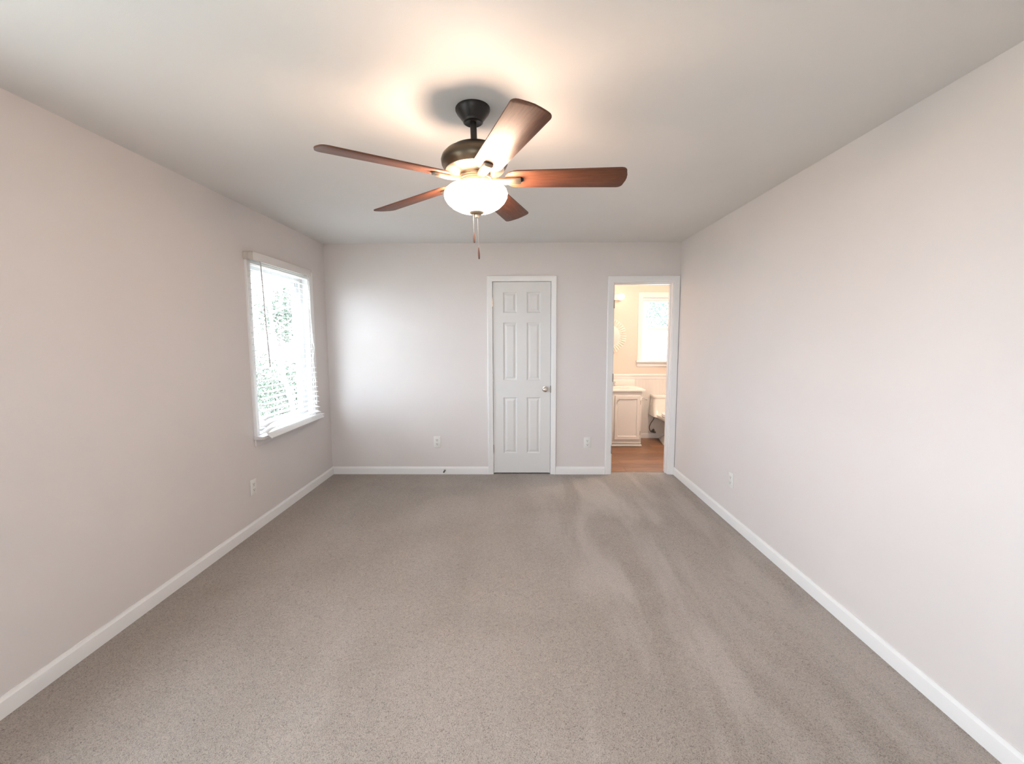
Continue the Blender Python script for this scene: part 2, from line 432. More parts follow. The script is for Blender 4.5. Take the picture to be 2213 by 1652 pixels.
def six_panel_leaf(w, h, cols, rows, t=0.035):
    """slab from x 0..w, y 0..t (front at y=0), z 0..h, raised panels both sides"""
    bm = bmesh.new()
    us = sorted({0, w, *[c for q in cols for c in q]}); vs = sorted({0, h, *[r for q in rows for r in q]})
    for side in (0, 1):
        s = 1 if side == 0 else -1; y0 = 0 if side == 0 else t
        for i in range(len(us) - 1):
            for j in range(len(vs) - 1):
                a, b, c, d = us[i], us[i + 1], vs[j], vs[j + 1]
                if (a, b) in cols and (c, d) in rows:
                    prof = [(0, 0), (0.006, 0.007), (0.013, 0.009), (0.018, 0.009), (0.036, 0.0025), (0.038, 0.002)]
                    rings = [[bm.verts.new((x, y0 + s * dep, z)) for x, z in ((a + n, c + n), (b - n, c + n), (b - n, d - n), (a + n, d - n))] for n, dep in prof]
                    for p, q in zip(rings, rings[1:]):
                        for k in range(4): bm.faces.new((p[k], p[(k + 1) % 4], q[(k + 1) % 4], q[k]))
                    bm.faces.new(rings[-1])
                else:
                    bm.faces.new([bm.verts.new((x, y0, z)) for x, z in ((a, c), (b, c), (b, d), (a, d))])
    for q in (((0, 0, 0), (w, 0, 0), (w, t, 0), (0, t, 0)), ((0, 0, h), (w, 0, h), (w, t, h), (0, t, h)), ((0, 0, 0), (0, t, 0), (0, t, h), (0, 0, h)), ((w, 0, 0), (w, t, 0), (w, t, h), (w, 0, h))):
        bm.faces.new([bm.verts.new(p) for p in q])
    bmesh.ops.remove_doubles(bm, verts=bm.verts[:], dist=1e-5)
    return bm
LW, LH = 0.604, 2.030
COLS = [(0.106, 0.250), (0.354, 0.498)]; ROWS = [(0.214, 0.820), (1.004, 1.611), (1.712, 1.925)]
KNOB_ROSE = [(0.0005, 0.0), (0.031, 0.0), (0.033, 0.003), (0.031, 0.007), (0.017, 0.010), (0.0005, 0.011)]
KNOB = [(0.011, 0.009), (0.011, 0.026), (0.016, 0.031), (0.024, 0.038), (0.027, 0.048), (0.026, 0.057), (0.019, 0.064), (0.009, 0.0655), (0.0085, 0.063), (0.0005, 0.063)]
def door_leaf(name, label, loc, rotz, knob_x, cat='door', hinge=True, back_knob=False):
    d = thing(name, label, cat, loc, kind='structure', rot=(0, 0, rotz))
    finish('door_leaf', six_panel_leaf(LW, LH, COLS, ROWS), M_DOOR, d, smooth=False)
    bm = bmesh.new(); lathe(bm, KNOB_ROSE, 32, 'y', (knob_x, 0, 0.909)); 
    lathe(bm, KNOB, 32, 'y', (knob_x, 0, 0.909))
    tag(finish('door_knob', bm, M_NICKEL, d, ang=50), 'satin nickel round door knob')
    bm = boxes((LW - 0.001, LW + 0.002, 0.003, 0.029, 0.881, 0.937)); finish('latch_plate', bm, M_NICKEL, d)
    for z in (0.262, 1.035, 1.822):
        bm = bmesh.new()
        capped(bm, [(0.0032, -0.047), (0.0062, -0.044), (0.0062, 0.044), (0.0032, 0.047)], 14, 'z', (-0.004, -0.005, z))
        box(bm, -0.003, 0.0005, -0.002, 0.028, z - 0.044, z + 0.044)
        finish('hinge', bm, M_NICKEL, d, ang=40)
    return d
door_leaf('door_1', 'closed white six-panel closet door with a nickel knob', (-0.2585, D + 0.003, 0.015), 0, 0.548)

# dark latch strike on the closet jamb
bm = boxes((DX1 - 0.0015, DX1 + 0.004, D - 0.0052, D + 0.025, 0.885, 0.96))
st = local(finish('strike_plate', bm, M_DARK), tr); st['label'] = 'dark strike plate'

# ------------------------------------------------------------------ bathroom doorway
tr = thing('trim_2', 'white casing around the open bathroom doorway', 'door casing', (1.305, D, 0), kind='structure')
bm = bmesh.new(); sweep_frame(bm, on_back, OX0 - 0.006, OX1 + 0.006, 0, OZ1 + 0.006, casing_prof(0.064))
local(finish('casing', bm, M_TRIM, ang=20), tr)
bm = bmesh.new(); sweep_frame(bm, lambda u, v, h: (u, D + WT + h, v), OX0 - 0.006, OX1 + 0.006, 0, OZ1 + 0.006, casing_prof(0.064))
local(finish('casing', bm, M_TRIM, ang=20), tr)
bm = boxes((OX0 - JT, OX0, D - 0.001, D + WT + 0.001, 0, OZ1 + JT), (OX1, OX1 + JT, D - 0.001, D + WT + 0.001, 0, OZ1 + JT), (OX0, OX1, D - 0.001, D + WT + 0.001, OZ1, OZ1 + JT),
           (OX0, OX0 + 0.011, D + 0.045, D + 0.08, 0, OZ1), (OX1 - 0.011, OX1, D + 0.045, D + 0.08, 0, OZ1), (OX0 + 0.011, OX1 - 0.011, D + 0.045, D + 0.08, OZ1 - 0.011, OZ1))
local(finish('jamb', bm, M_TRIM), tr)
bm = boxes((OX0, OX1, D + 0.07, D + 0.10, -0.004, 0.003), bev=0.002)
local(finish('threshold_strip', bm, M_BATHFLOOR), tr)
for z in (0.271, 1.046, 1.812):
    bm = bmesh.new()
    capped(bm, [(0.003, -0.044), (0.006, -0.041), (0.006, 0.041), (0.003, 0.044)], 12, 'z', (OX0 - 0.0035, D - 0.0145, z))
    box(bm, OX0 - 0.002, OX0 + 0.0025, D - 0.012, D + 0.03, z - 0.042, z + 0.042)
    local(finish('hinge', bm, M_HINGE, ang=40), tr)

# ------------------------------------------------------------------ windows
def sash(parent, fn, u0, u1, v0, v1, h0, h1, st, rail_b, rail_t, pane_mat, name):
    """one sash with its pane; h = depth range (negative = into the wall)"""
    s_bm = bmesh.new()
    def bx(a, b, c, d, e0=h0, e1=h1):
        p, q = fn(a, c, e0), fn(b, d, e1)
        box(s_bm, min(p[0], q[0]), max(p[0], q[0]), min(p[1], q[1]), max(p[1], q[1]), min(p[2], q[2]), max(p[2], q[2]), bev=0.003, seg=1)
    bx(u0, u0 + st, v0, v1); bx(u1 - st, u1, v0, v1); bx(u0 + st - 0.002, u1 - st + 0.002, v0, v0 + rail_b); bx(u0 + st - 0.002, u1 - st + 0.002, v1 - rail_t, v1)
    g = 0.006
    hm0, hm1 = h0 + (h1 - h0) * 0.25, h0 + (h1 - h0) * 0.7
    bx(u0 + st - 0.001, u0 + st + g, v0 + rail_b, v1 - rail_t, hm0, hm1); bx(u1 - st - g, u1 - st + 0.001, v0 + rail_b, v1 - rail_t, hm0, hm1)
    bx(u0 + st, u1 - st, v0 + rail_b - 0.001, v0 + rail_b + g, hm0, hm1); bx(u0 + st, u1 - st, v1 - rail_t - g, v1 - rail_t + 0.001, hm0, hm1)
    s = local(finish(name, s_bm, M_VINYL, ang=30), parent)
    p_bm = bmesh.new(); hm = (h0 + h1) / 2
    p_bm.faces.new([p_bm.verts.new(fn(a, b, hm)) for a, b in ((u0 + st, v0 + rail_b), (u1 - st, v0 + rail_b), (u1 - st, v1 - rail_t), (u0 + st, v1 - rail_t))])
    p = finish('pane', p_bm, pane_mat, smooth=False); p.parent = s
    return s
def hung_window(name, fn, u0, u1, v0, v1, label, cas_w, frame, st, meet, lower_mat, stool_out, stool_t, apron, lock=True, horn=0.012, sill_mat=None, upper_mat=None):
    sill_mat = sill_mat or M_TRIM
    c = fn((u0 + u1) / 2, v0, 0)
    w = thing(name, label, 'window', c, kind='structure')
    bm = bmesh.new(); sweep_frame(bm, fn, u0, u1, v0, v1, casing_prof(cas_w))
    local(finish('casing', bm, M_TRIM, ang=20), w)
    def B(bm, a, b, c, d, e0, e1, bev=0.0):
        p, q = fn(a, c, e0), fn(b, d, e1)
        box(bm, min(p[0], q[0]), max(p[0], q[0]), min(p[1], q[1]), max(p[1], q[1]), min(p[2], q[2]), max(p[2], q[2]), bev=bev)
    bm = bmesh.new(); B(bm, u0 - cas_w - horn, u1 + cas_w + horn, v0 - stool_t, v0, 0.0, stool_out, 0.006); B(bm, u0 + 0.0005, u1 - 0.0005, v0 - stool_t + 0.002, v0 + 0.004, -0.064, 0.003)
    local(finish('sill', bm, sill_mat), w)
    bm = bmesh.new(); B(bm, u0 - cas_w, u1 + cas_w, v0 - stool_t - apron, v0 - stool_t, 0, 0.012, 0.003)
    local(finish('apron', bm, sill_mat), w)
    # frame: wood reveal, then vinyl jamb tracks
    bm = bmesh.new(); r = 0.014
    B(bm, u0, u0 + r, v0, v1, -OUT, -0.001); B(bm, u1 - r, u1, v0, v1, -OUT, -0.001); B(bm, u0 + r, u1 - r, v1 - r, v1, -OUT, -0.001); B(bm, u0 + r, u1 - r, v0 + 0.001, v0 + 0.012, -OUT - 0.02, -0.062)
    local(finish('window_frame', bm, M_TRIM), w)
    bm = bmesh.new()
    for (a, b) in ((u0 + r, u0 + r + frame), (u1 - r - frame, u1 - r)):
        B(bm, a, b, v0 + 0.012, v1 - r, -0.125, -0.120); B(bm, a, b, v0 + 0.012, v1 - r, -0.093, -0.087); B(bm, a, b, v0 + 0.012, v1 - r, -0.060, -0.054)
        m_ = (a + b) / 2
        o_ = u0 + r if a < (u0 + u1) / 2 else u1 - r - frame * 0.35
        B(bm, o_, o_ + frame * 0.35, v0 + 0.012, v1 - r, -0.12, -0.06)
    B(bm, u0 + r, u1 - r, v1 - r - 0.03, v1 - r, -0.125, -0.055)
    local(finish('jamb_track', bm, M_VINYL), w)
    a, b = u0 + r + frame * 0.4, u1 - r - frame * 0.4
    sash(w, fn, a, b, meet - 0.016, v1 - r - 0.012, -0.119, -0.094, st, 0.032, 0.045, upper_mat or M_GLASS, 'upper_sash')
    s = sash(w, fn, a, b, v0 + 0.013, meet + 0.018, -0.086, -0.061, st, 0.055, 0.036, lower_mat, 'lower_sash')
    if lock:
        bm = bmesh.new(); uc = (a + b) / 2 + 0.02
        B(bm, uc - 0.028, uc + 0.028, meet + 0.018, meet + 0.026, -0.084, -0.062, 0.002)
        B(bm, uc - 0.012, uc + 0.012, meet + 0.026, meet + 0.040, -0.082, -0.066, 0.003)
        B(bm, uc + 0.002, uc + 0.034, meet + 0.036, meet + 0.046, -0.08, -0.07, 0.003)
        k = finish('sash_lock', bm, M_SCREW); k.parent = s; k['label'] = 'metal sash lock'
    return w
hung_window('window_1', on_left, W1Y0, W1Y1, W1Z0, W1Z1, 'white double-hung bedroom window behind the slatted blind', 0.06, 0.055, 0.07, 1.385, M_GLASS, 0.075, 0.025, 0.055, sill_mat=M_WALL)
hung_window('window_3', on_left, W3Y0, W3Y1, W3Z0, W3Z1, 'second white bedroom window farther along the wall from the blind-covered one', 0.06, 0.055, 0.06, 1.385, M_GLASS, 0.045, 0.025, 0.055)
hung_window('window_2', on_bath, W2X0, W2X1, W2Z0, W2Z1, 'small white bathroom window with frosted lower pane above the toilet', 0.054, 0.02, 0.024, 1.585, M_FROST, 0.045, 0.03, 0.06, lock=False, horn=0.016, upper_mat=M_GLASS_BATH)


hung_window('window_fill', lambda u, v, h: (u, YF + h, v), W4X0, W4X1, W4Z0, W4Z1, 'white window added out of view opposite the closet door to bring in daylight', 0.06, 0.055, 0.06, 1.5, M_GLASS, 0.045, 0.025, 0.055)  # unseen window, put in for extra daylight

# ------------------------------------------------------------------ window blind
BY0, BY1 = 3.318, 4.232
bl = thing('window_blind', 'white horizontal slat blind hanging over the bedroom window', 'window blind', (-1.975, (BY0 + BY1) / 2, 2.05))
bm = boxes((-2.004, -1.945, BY0 + 0.004, BY1 - 0.004, 2.055, 2.097), bev=0.002); local(finish('headrail', bm, M_BLINDRAIL), bl)
bm = boxes((-1.945, -1.939, BY0, BY1, 2.042, 2.102), bev=0.002); local(finish('valance', bm, M_BLINDRAIL), bl)
for y in (BY0 - 0.004, BY1 - 0.001):
    bm = boxes((-2.0105, -1.940, y, y + 0.005, 2.046, 2.104), (-2.0105, -1.940, y, y + 0.03, 2.100, 2.104), (-2.0105, -2.008, y, y + 0.03, 2.046, 2.104), (-1.9765, -1.9735, y - 0.0025, y + 0.001, 2.046, 2.104),
               (-1.9425, -1.9395, y - 0.0025, y + 0.001, 2.046, 2.104), (-2.0105, -2.0075, y - 0.0025, y + 0.001, 2.046, 2.104), (-2.0105, -1.94, y - 0.0025, y + 0.001, 2.1015, 2.104), (-2.0105, -1.94, y - 0.0025, y + 0.001, 2.046, 2.0485))
    o = local(finish('end_bracket', bm, M_BRACKET), bl); o['label'] = 'grey plastic mounting bracket'
NS = 28
def slat_z(k): return 2.012 - k * (2.012 - 0.775) / (NS - 1)
def slat_x(k):
    t = k / (NS - 1)
    return -1.979 + 0.034 * t ** 1.5
rng = random.Random(4)
bm = bmesh.new()
for k in range(NS):
    t = k / (NS - 1); z0 = slat_z(k); xc = slat_x(k)
    tilt = R(3 + 2 * rng.random())
    if k >= NS - 4: tilt = R([5, 7, 10, 14][k - NS + 4]); xc += [0.001, 0.003, 0.006, 0.010][k - NS + 4]
    secs = []
    for i in range(21):
        y = 3.328 + (4.268 - 3.328) * i / 20
        q = max(0.0, (3.46 - y) / 0.13); q3 = max(0.0, (3.44 - y) / 0.11); q2 = max(0.0, (y - 4.08) / 0.16)
        dz = 0.0; tl = tilt
        if 0.40 < t < 0.86: dz = 0.006 * q * q * min(1, (t - 0.4) / 0.25)
        if k >= NS - 4: dz = -[0.002, 0.020, 0.024, 0.024][k - NS + 4] * q3 * q3 - [0, 0.004, 0.008, 0.010][k - NS + 4] * q2 * q2; tl += R(6) * q2 * q2
        sag = -0.0015 * math.sin(PI * i / 20)
        sec = []
        for s in (-1, -0.5, 0, 0.5, 1):
            w = 0.025 * s; cr = 0.0016 * (1 - s * s)
            sec.append((w, cr + 0.0013))
        sec += [(w, h - 0.0026) for w, h in reversed(sec)]
        secs.append([(xc + w * math.cos(tl) + h * math.sin(tl), y, z0 + dz + sag - w * math.sin(tl) + h * math.cos(tl)) for w, h in sec])
    loft(bm, secs)
local(finish('slats', bm, M_SLAT, ang=50), bl)
# bottom rail, tipped forward over the sill edge
bm = bmesh.new(); box(bm, -0.027, 0.027, 3.342, 4.262, -0.007, 0.007, bev=0.004)
rot = Matrix.Rotation(R(44), 4, 'Y'); bmesh.ops.transform(bm, matrix=Matrix.Translation((-1.905, 0, 0.722)) @ rot, verts=bm.verts[:])
local(finish('bottom_rail', bm, M_SLAT), bl)
for y in (3.56, 4.03):
    bm = bmesh.new()
    for dx in (0.0262, -0.0262):
        tube(bm, [(slat_x(k) + dx, y, slat_z(k)) for k in range(NS)] + [(-1.905 + dx * 0.6, y, 0.725 - dx * 0.7)], 0.0007, 5)
    for dx in (0.0262,):
        tube(bm, [(slat_x(0) + dx, y, 2.05), (slat_x(0) + dx, y, slat_z(0))], 0.0007, 5)
    local(finish('ladder_cord', bm, M_CORD), bl)
bm = bmesh.new()
tube(bm, [(-1.937, 3.402, 2.043), (-1.934, 3.402, 2.015)], 0.0025, 8)
tube(bm, [(-1.934, 3.402, 2.02), (-1.920, 3.398, 1.65), (-1.900, 3.393, 1.262), (-1.8995, 3.393, 1.245)], [0.0042, 0.0045, 0.0048, 0.002], 8)
local(finish('tilt_wand', bm, M_WAND), bl)
bm = bmesh.new()
for j, dy in enumerate((0.0, 0.006)):
    tube(bm, [(-1.935, 4.150 + dy, 2.045), (-1.927, 4.153 + dy, 1.75), (-1.918, 4.158 + dy * 2, 1.45), (-1.912, 4.165 + dy * 3, 1.38), (-1.915, 4.150 + dy, 1.28), (-1.909, 4.157, 1.19), (-1.911, 4.158, 1.12)], 0.0017, 6)
tube(bm, [(-1.911, 4.158, 1.13), (-1.909, 4.165, 1.09), (-1.906, 4.155, 1.06), (-1.909, 4.150, 1.09), (-1.911, 4.158, 1.13)], 0.0017, 6)
tube(bm, [(-1.911, 4.158, 1.12), (-1.905, 4.16, 0.95), (-1.903, 4.16, 0.86)], 0.0016, 6)
for z in (1.06, 0.85):
    capped(bm, [(0.002, 0.03), (0.005, 0.024), (0.007, 0.0), (0.002, -0.002)], 10, 'z', (-1.905, 4.158, z))
local(finish('lift_cord', bm, M_CORD), bl)

# ------------------------------------------------------------------ ceiling fan
FX, FY = -0.190, 2.0
fan = thing('ceiling_fan', 'dark bronze ceiling fan with five walnut blades and a lit glass bowl', 'ceiling fan', (FX, FY, H), rot=(R(-1.1), R(-1.7), 0))     # hangs a touch out of plumb on its ball joint
def fz(prof): return [(r, z - H) for r, z in prof]
bm = bmesh.new(); lathe(bm, fz([(0.0005, 2.4425), (0.068, 2.4425), (0.0735, 2.436), (0.0735, 2.428), (0.070, 2.4225), (0.0695, 2.4205), (0.068, 2.417), (0.046, 2.388), (0.043, 2.384), (0.042, 2.379), (0.036, 2.375), (0.020, 2.378), (0.0005, 2.381)]), 64)
finish('canopy', bm, M_BRONZE, fan, ang=40)
bm = bmesh.new(); capped(bm, fz([(0.0138, 2.40), (0.0138, 2.285)]), 32); lathe(bm, fz([(0.0139, 2.305), (0.019, 2.303), (0.022, 2.286)]), 32)
finish('downrod', bm, M_BRONZE, fan)
bm = bmesh.new(); lathe(bm, fz([(0.0005, 2.288), (0.052, 2.288), (0.060, 2.285), (0.062, 2.281), (0.098, 2.270), (0.100, 2.267), (0.124, 2.254), (0.138, 2.240), (0.1435, 2.224), (0.141, 2.206), (0.134, 2.192), (0.127, 2.184), (0.126, 2.182)]), 72)
finish('motor_housing', bm, M_MOTOR, fan, ang=40)
bm = bmesh.new(); lathe(bm, fz([(0.126, 2.183), (0.1255, 2.180), (0.120, 2.176), (0.086, 2.165), (0.080, 2.163), (0.062, 2.162), (0.060, 2.160), (0.060, 2.152), (0.071, 2.150), (0.073, 2.147), (0.073, 2.140), (0.069, 2.138), (0.060, 2.137)]), 72)
finish('motor_skirt', bm, M_PEWTER, fan, ang=40)
bm = bmesh.new(); lathe(bm, fz([(0.060, 2.138), (0.062, 2.132), (0.078, 2.118), (0.082, 2.110), (0.078, 2.108), (0.02, 2.109), (0.012, 2.106), (0.009, 2.09), (0.009, 2.008)]), 64)
finish('light_fitter', bm, M_PEWTER, fan, ang=40)
outer = [(0.108, 2.109), (0.121, 2.105), (0.132, 2.095), (0.1365, 2.081), (0.134, 2.066), (0.124, 2.049), (0.105, 2.031), (0.080, 2.0175), (0.050, 2.0085), (0.010, 2.004)]
bm = bmesh.new(); lathe(bm, fz(outer), 72)
finish('glass_bowl', bm, M_BOWL, fan, ang=60)
for a in (R(188), R(8)):
    bm = bmesh.new(); ball(bm, (0.078 * math.cos(a), 0.078 * math.sin(a), 2.070 - H), 0.027, 2)
    finish('bulb', bm, M_BULB, fan)
    bm = bmesh.new(); tube(bm, [(0.010 * math.cos(a), 0.010 * math.sin(a), 2.086 - H), (0.052 * math.cos(a), 0.052 * math.sin(a), 2.086 - H), (0.058 * math.cos(a), 0.058 * math.sin(a), 2.084 - H)], [0.011, 0.013, 0.013], 12)
    finish('bulb_socket', bm, M_PLATE, fan)
bm = bmesh.new(); lathe(bm, fz([(0.0005, 2.009), (0.027, 2.009), (0.032, 2.006), (0.031, 2.003), (0.021, 1.997), (0.011, 1.995), (0.009, 1.989), (0.0085, 1.9845), (0.0005, 1.983)]), 40)
finish('finial', bm, M_PEWTER, fan, ang=45)
for (dx, dy, zt, zf0, zf1) in ((-0.014, -0.010, 1.995, 1.919, 1.875), (0.003, 0.004, 1.985, 1.858, 1.808)):
    bm = bmesh.new(); tube(bm, [(dx, dy, zt - H), (dx, dy, zf0 - H)], 0.00085, 6)
    n = int((zt - zf0) / 0.006)
    for i in range(0, n, 2): ball(bm, (dx, dy, zt - i * 0.006 - H), 0.0014, 1)
    ch = finish('pull_chain', bm, M_CHAIN, fan)
    bm = bmesh.new(); L = zf0 - zf1
    lathe(bm, [(0.0004, zf0 - H), (0.002, zf0 - H), (0.0032, zf0 - H - L * 0.2), (0.0046, zf0 - H - L * 0.55), (0.0040, zf0 - H - L * 0.9), (0.003, zf1 - H), (0.0004, zf1 - H)], 14, 'z', (dx, dy, 0))
    fb = finish('fob', bm, M_FOB, ch, ang=60); fb['label'] = 'dark wooden pull fob'
def blade_outline():
    pts = []
    r0, r1 = 0.126, 0.645
    hw0, hw1 = 0.048, 0.069
    # root: rounded end
    for i in range(13):
        a = PI / 2 + PI * i / 12
        pts.append((r0 + 0.055 + 0.055 * math.cos(a), (hw0 + 0.010) * math.sin(a)))
    # lower side to tip with rounded corner, tip slightly bowed
    rc = 0.026
    for i in range(6):
        a = -PI / 2 + (PI / 2) * i / 5
        pts.append((r1 - rc - 0.006 + rc * math.cos(a), -hw1 + rc + rc * math.sin(a)))
    pts.append((r1, -0.02)); pts.append((r1 + 0.001, 0)); pts.append((r1, 0.02))
    for i in range(6):
        a = (PI / 2) * i / 5
        pts.append((r1 - rc - 0.006 + rc * math.cos(a), hw1 - rc + rc * math.sin(a)))
    return pts
for k in range(5):
    az = R(72 * k + (-1.4, 1.2, 0.0, -1.0, 3.2)[k])
    bm = bmesh.new(); ol = blade_outline(); t = 0.006
    secs = [[(x, y, z) for x, y in ol] for z in (-t / 2, t / 2)]
    loft(bm, secs)
    es = [e for e in bm.edges if abs(e.verts[0].co.z - e.verts[1].co.z) < 1e-6]
    bmesh.ops.bevel(bm, geom=es, offset=0.0015, segments=2, affect='EDGES', profile=0.5)
    b = finish('blade', bm, M_BLADE, fan, ang=40)
    b.location = (0, 0, 2.144 - H); b.rotation_euler = (R(-13), R((1.8, -0.5, 0.0, 0.3, 1.1)[k]), az)
    # bracket: curved arm under the blade, hub to slot
    bm = bmesh.new()
    secs = []
    for (x, w, z, h) in ((0.074, 0.015, -0.005, 0.008), (0.10, 0.017, -0.009, 0.009), (0.13, 0.019, -0.011, 0.009), (0.17, 0.0195, -0.0095, 0.0085), (0.194, 0.0195, -0.008, 0.008), (0.1965, 0.017, -0.007, 0.006)):
        secs.append([(x, w * math.copysign(abs(math.cos(a)) ** 0.6, math.cos(a)), z + h * math.copysign(abs(math.sin(a)) ** 0.8, math.sin(a))) for a in [2 * PI * i / 20 for i in range(20)]])
    loft(bm, secs)
    a_ = finish('blade_bracket', bm, M_PEWTER, b, ang=50)
    bm = bmesh.new(); capped(bm, [(0.0205, -0.0045), (0.0205, 0.0)], 24, 'z', (0.187, 0, 0))
    s_ = finish('bracket_slot', bm, M_BRONZE, b); 

# ------------------------------------------------------------------ outlets and door stop
def outlet(label, fn, u, v, flip=1):
    o = thing('electrical_outlet', label, 'outlet', fn(u, v, 0), group='wall outlets')
    def B(bm, a, b, c, d, e0, e1, bev=0.0):
        p, q = fn(u + a, v + c, e0), fn(u + b, v + d, e1)
        box(bm, min(p[0], q[0]), max(p[0], q[0]), min(p[1], q[1]), max(p[1], q[1]), min(p[2], q[2]), max(p[2], q[2]), bev=bev)
    bm = bmesh.new(); B(bm, -0.037, 0.037, -0.0595, 0.0595, 0, 0.0065, 0.0025); local(finish('cover_plate', bm, M_PLATE, ang=40), o)
    for zc in (0.021, -0.021):
        bm = bmesh.new(); B(bm, -0.0165, 0.0165, zc - 0.014, zc + 0.014, 0.0055, 0.0085, 0.0012)
        r = local(finish('receptacle', bm, M_PLATE, ang=40), o)
        bm = bmesh.new(); B(bm, -0.0085, -0.0055, zc - 0.003, zc + 0.008, 0.0075, 0.0089); B(bm, 0.005, 0.008, zc - 0.002, zc + 0.007, 0.0075, 0.0089); B(bm, -0.003, 0.003, zc - 0.0105, zc - 0.005, 0.0075, 0.0089)
        s = finish('slots', bm, M_SLOT); s.parent = r
    bm = bmesh.new(); B(bm, -0.003, 0.003, -0.003, 0.003, 0.006, 0.0078, 0.001); local(finish('screw', bm, M_SCREW), o)
    return o
outlet('white duplex outlet on the short wall between the window and the closet door', on_back, -0.869, 0.356)
outlet('white duplex outlet between the closet door and the bathroom doorway', on_back, 0.7435, 0.347)
outlet('white duplex outlet low on the wall below the blind-covered window', on_left, 3.265, 0.345)
outlet('white duplex outlet on the plain long wall past the bathroom doorway', on_right, 3.434, 0.348)
ds = thing('door_stop', 'small dark spring door stop on the baseboard near the closet door', 'door stop', (-0.789, D - 0.014, 0.045))
bm = bmesh.new(); capped(bm, [(0.013, 0.0), (0.012, 0.004), (0.007, 0.007)], 20, 'y'); finish('base', bm, M_SCREW, ds)
bm = bmesh.new(); tube(bm, [(0.006 * math.cos(a), -0.006 - 0.05 * a / (2 * PI * 11), 0.006 * math.sin(a)) for a in [2 * PI * i / 12 for i in range(133)]], 0.0013, 6); finish('spring', bm, M_HOSE, ds)
bm = bmesh.new(); capped(bm, [(0.007, 0.054), (0.0085, 0.057), (0.0085, 0.066), (0.006, 0.069)], 20, 'y'); finish('rubber_tip', bm, M_RUBBER, ds)

# ------------------------------------------------------------------ bathroom
# wainscot and chair rail
bm = boxes((BX0, BX1, YB - 0.008, YB, 0.0, 0.87)); tag(finish('trim_3', bm, M_BEAD, smooth=False), 'white beadboard wainscot on the bathroom wall behind the toilet', 'wainscot', kind='structure')
bm = bmesh.new(); loft(bm, [[(u, YB - h, z) for z, h in ((0.866, 0), (0.866, 0.012), (0.878, 0.016), (0.905, 0.016), (0.912, 0.022), (0.928, 0.026), (0.938, 0.022), (0.942, 0.012), (0.942, 0))] for u in (BX0, BX1)])
tag(finish('trim_4', bm, M_TRIM, ang=25), 'white chair rail above the bathroom beadboard', 'chair rail', kind='structure')

VY = 5.945; VX0, VX1 = 0.905, 1.662
van = thing('bathroom_vanity', 'white two-door vanity cabinet seen through the bathroom doorway', 'cabinet', ((VX0 + VX1) / 2, 6.19, 0))
bm = boxes((VX0, VX0 + 0.016, VY + 0.006, YB - 0.03, 0.055, 0.728), (VX1 - 0.016, VX1, VY + 0.006, YB - 0.03, 0.055, 0.728), (VX0 + 0.016, VX1 - 0.016, YB - 0.045, YB - 0.03, 0.055, 0.728), (VX0 + 0.016, VX1 - 0.016, VY + 0.008, YB - 0.045, 0.055, 0.07)); local(finish('body', bm, M_CAB, smooth=False), van)
bm = boxes((VX0, VX1, VY, VY + 0.008, 0.052, 0.749), bev=0.002); local(finish('face_frame', bm, M_CAB), van)
bm = boxes((VX0 + 0.0005, VX1 - 0.004, VY + 0.012, YB - 0.03, 0.012, 0.0545), (VX0, VX1 + 0.012, VY - 0.008, YB - 0.03, 0.0, 0.022), (VX0, VX1, VY - 0.006, VY + 0.012, 0.042, 0.056), bev=0.002); local(finish('base_moulding', bm, M_CAB), van)
bm = boxes((VX0, VX1 + 0.004, VY - 0.004, VY + 0.02, 0.728, 0.7495), (VX1 - 0.02, VX1 + 0.004, VY + 0.02, YB - 0.03, 0.728, 0.7495), (VX0, VX0 + 0.02, VY + 0.02, YB - 0.03, 0.728, 0.7495), bev=0.002); local(finish('top_moulding', bm, M_CAB), van)
for x0, x1, kx, hx in ((1.303, 1.640, 1.338, 1.645), (0.935, 1.272, 1.237, 0.930)):
    z0, z1 = 0.098, 0.690; f = 0.042
    bm = bmesh.new(); y0 = VY - 0.018
    rings = [[bm.verts.new((x, y, z)) for x, z in ((x0 + n, z0 + n), (x1 - n, z0 + n), (x1 - n, z1 - n), (x0 + n, z1 - n))] for n, y in ((0, VY), (0, y0 + 0.002), (0.002, y0), (f, y0), (f + 0.004, y0 + 0.010), (f + 0.006, y0 + 0.010))]
    for p, q in zip(rings, rings[1:]):
        for k in range(4): bm.faces.new((p[k], p[(k + 1) % 4], q[(k + 1) % 4], q[k]))
    bm.faces.new(rings[-1]); bm.faces.new(rings[0])
    d = local(finish('door', bm, M_CAB, smooth=False), van)
    bm = bmesh.new(); lathe(bm, [(0.0005, 0.0), (0.006, 0.0), (0.005, 0.01), (0.0115, 0.016), (0.0115, 0.021), (0.007, 0.024), (0.0005, 0.0245)], 20, 'y', (kx, y0, 0.634)); kn = finish('knob', bm, M_NICKEL, d); kn['label'] = 'nickel cabinet knob'
    for z in (0.185, 0.60):
        bm = bmesh.new(); capped(bm, [(0.003, -0.028), (0.0045, -0.026), (0.0045, 0.026), (0.003, 0.028)], 10, 'z', (hx, VY - 0.006, z)); finish('hinge', bm, M_NICKEL, d)

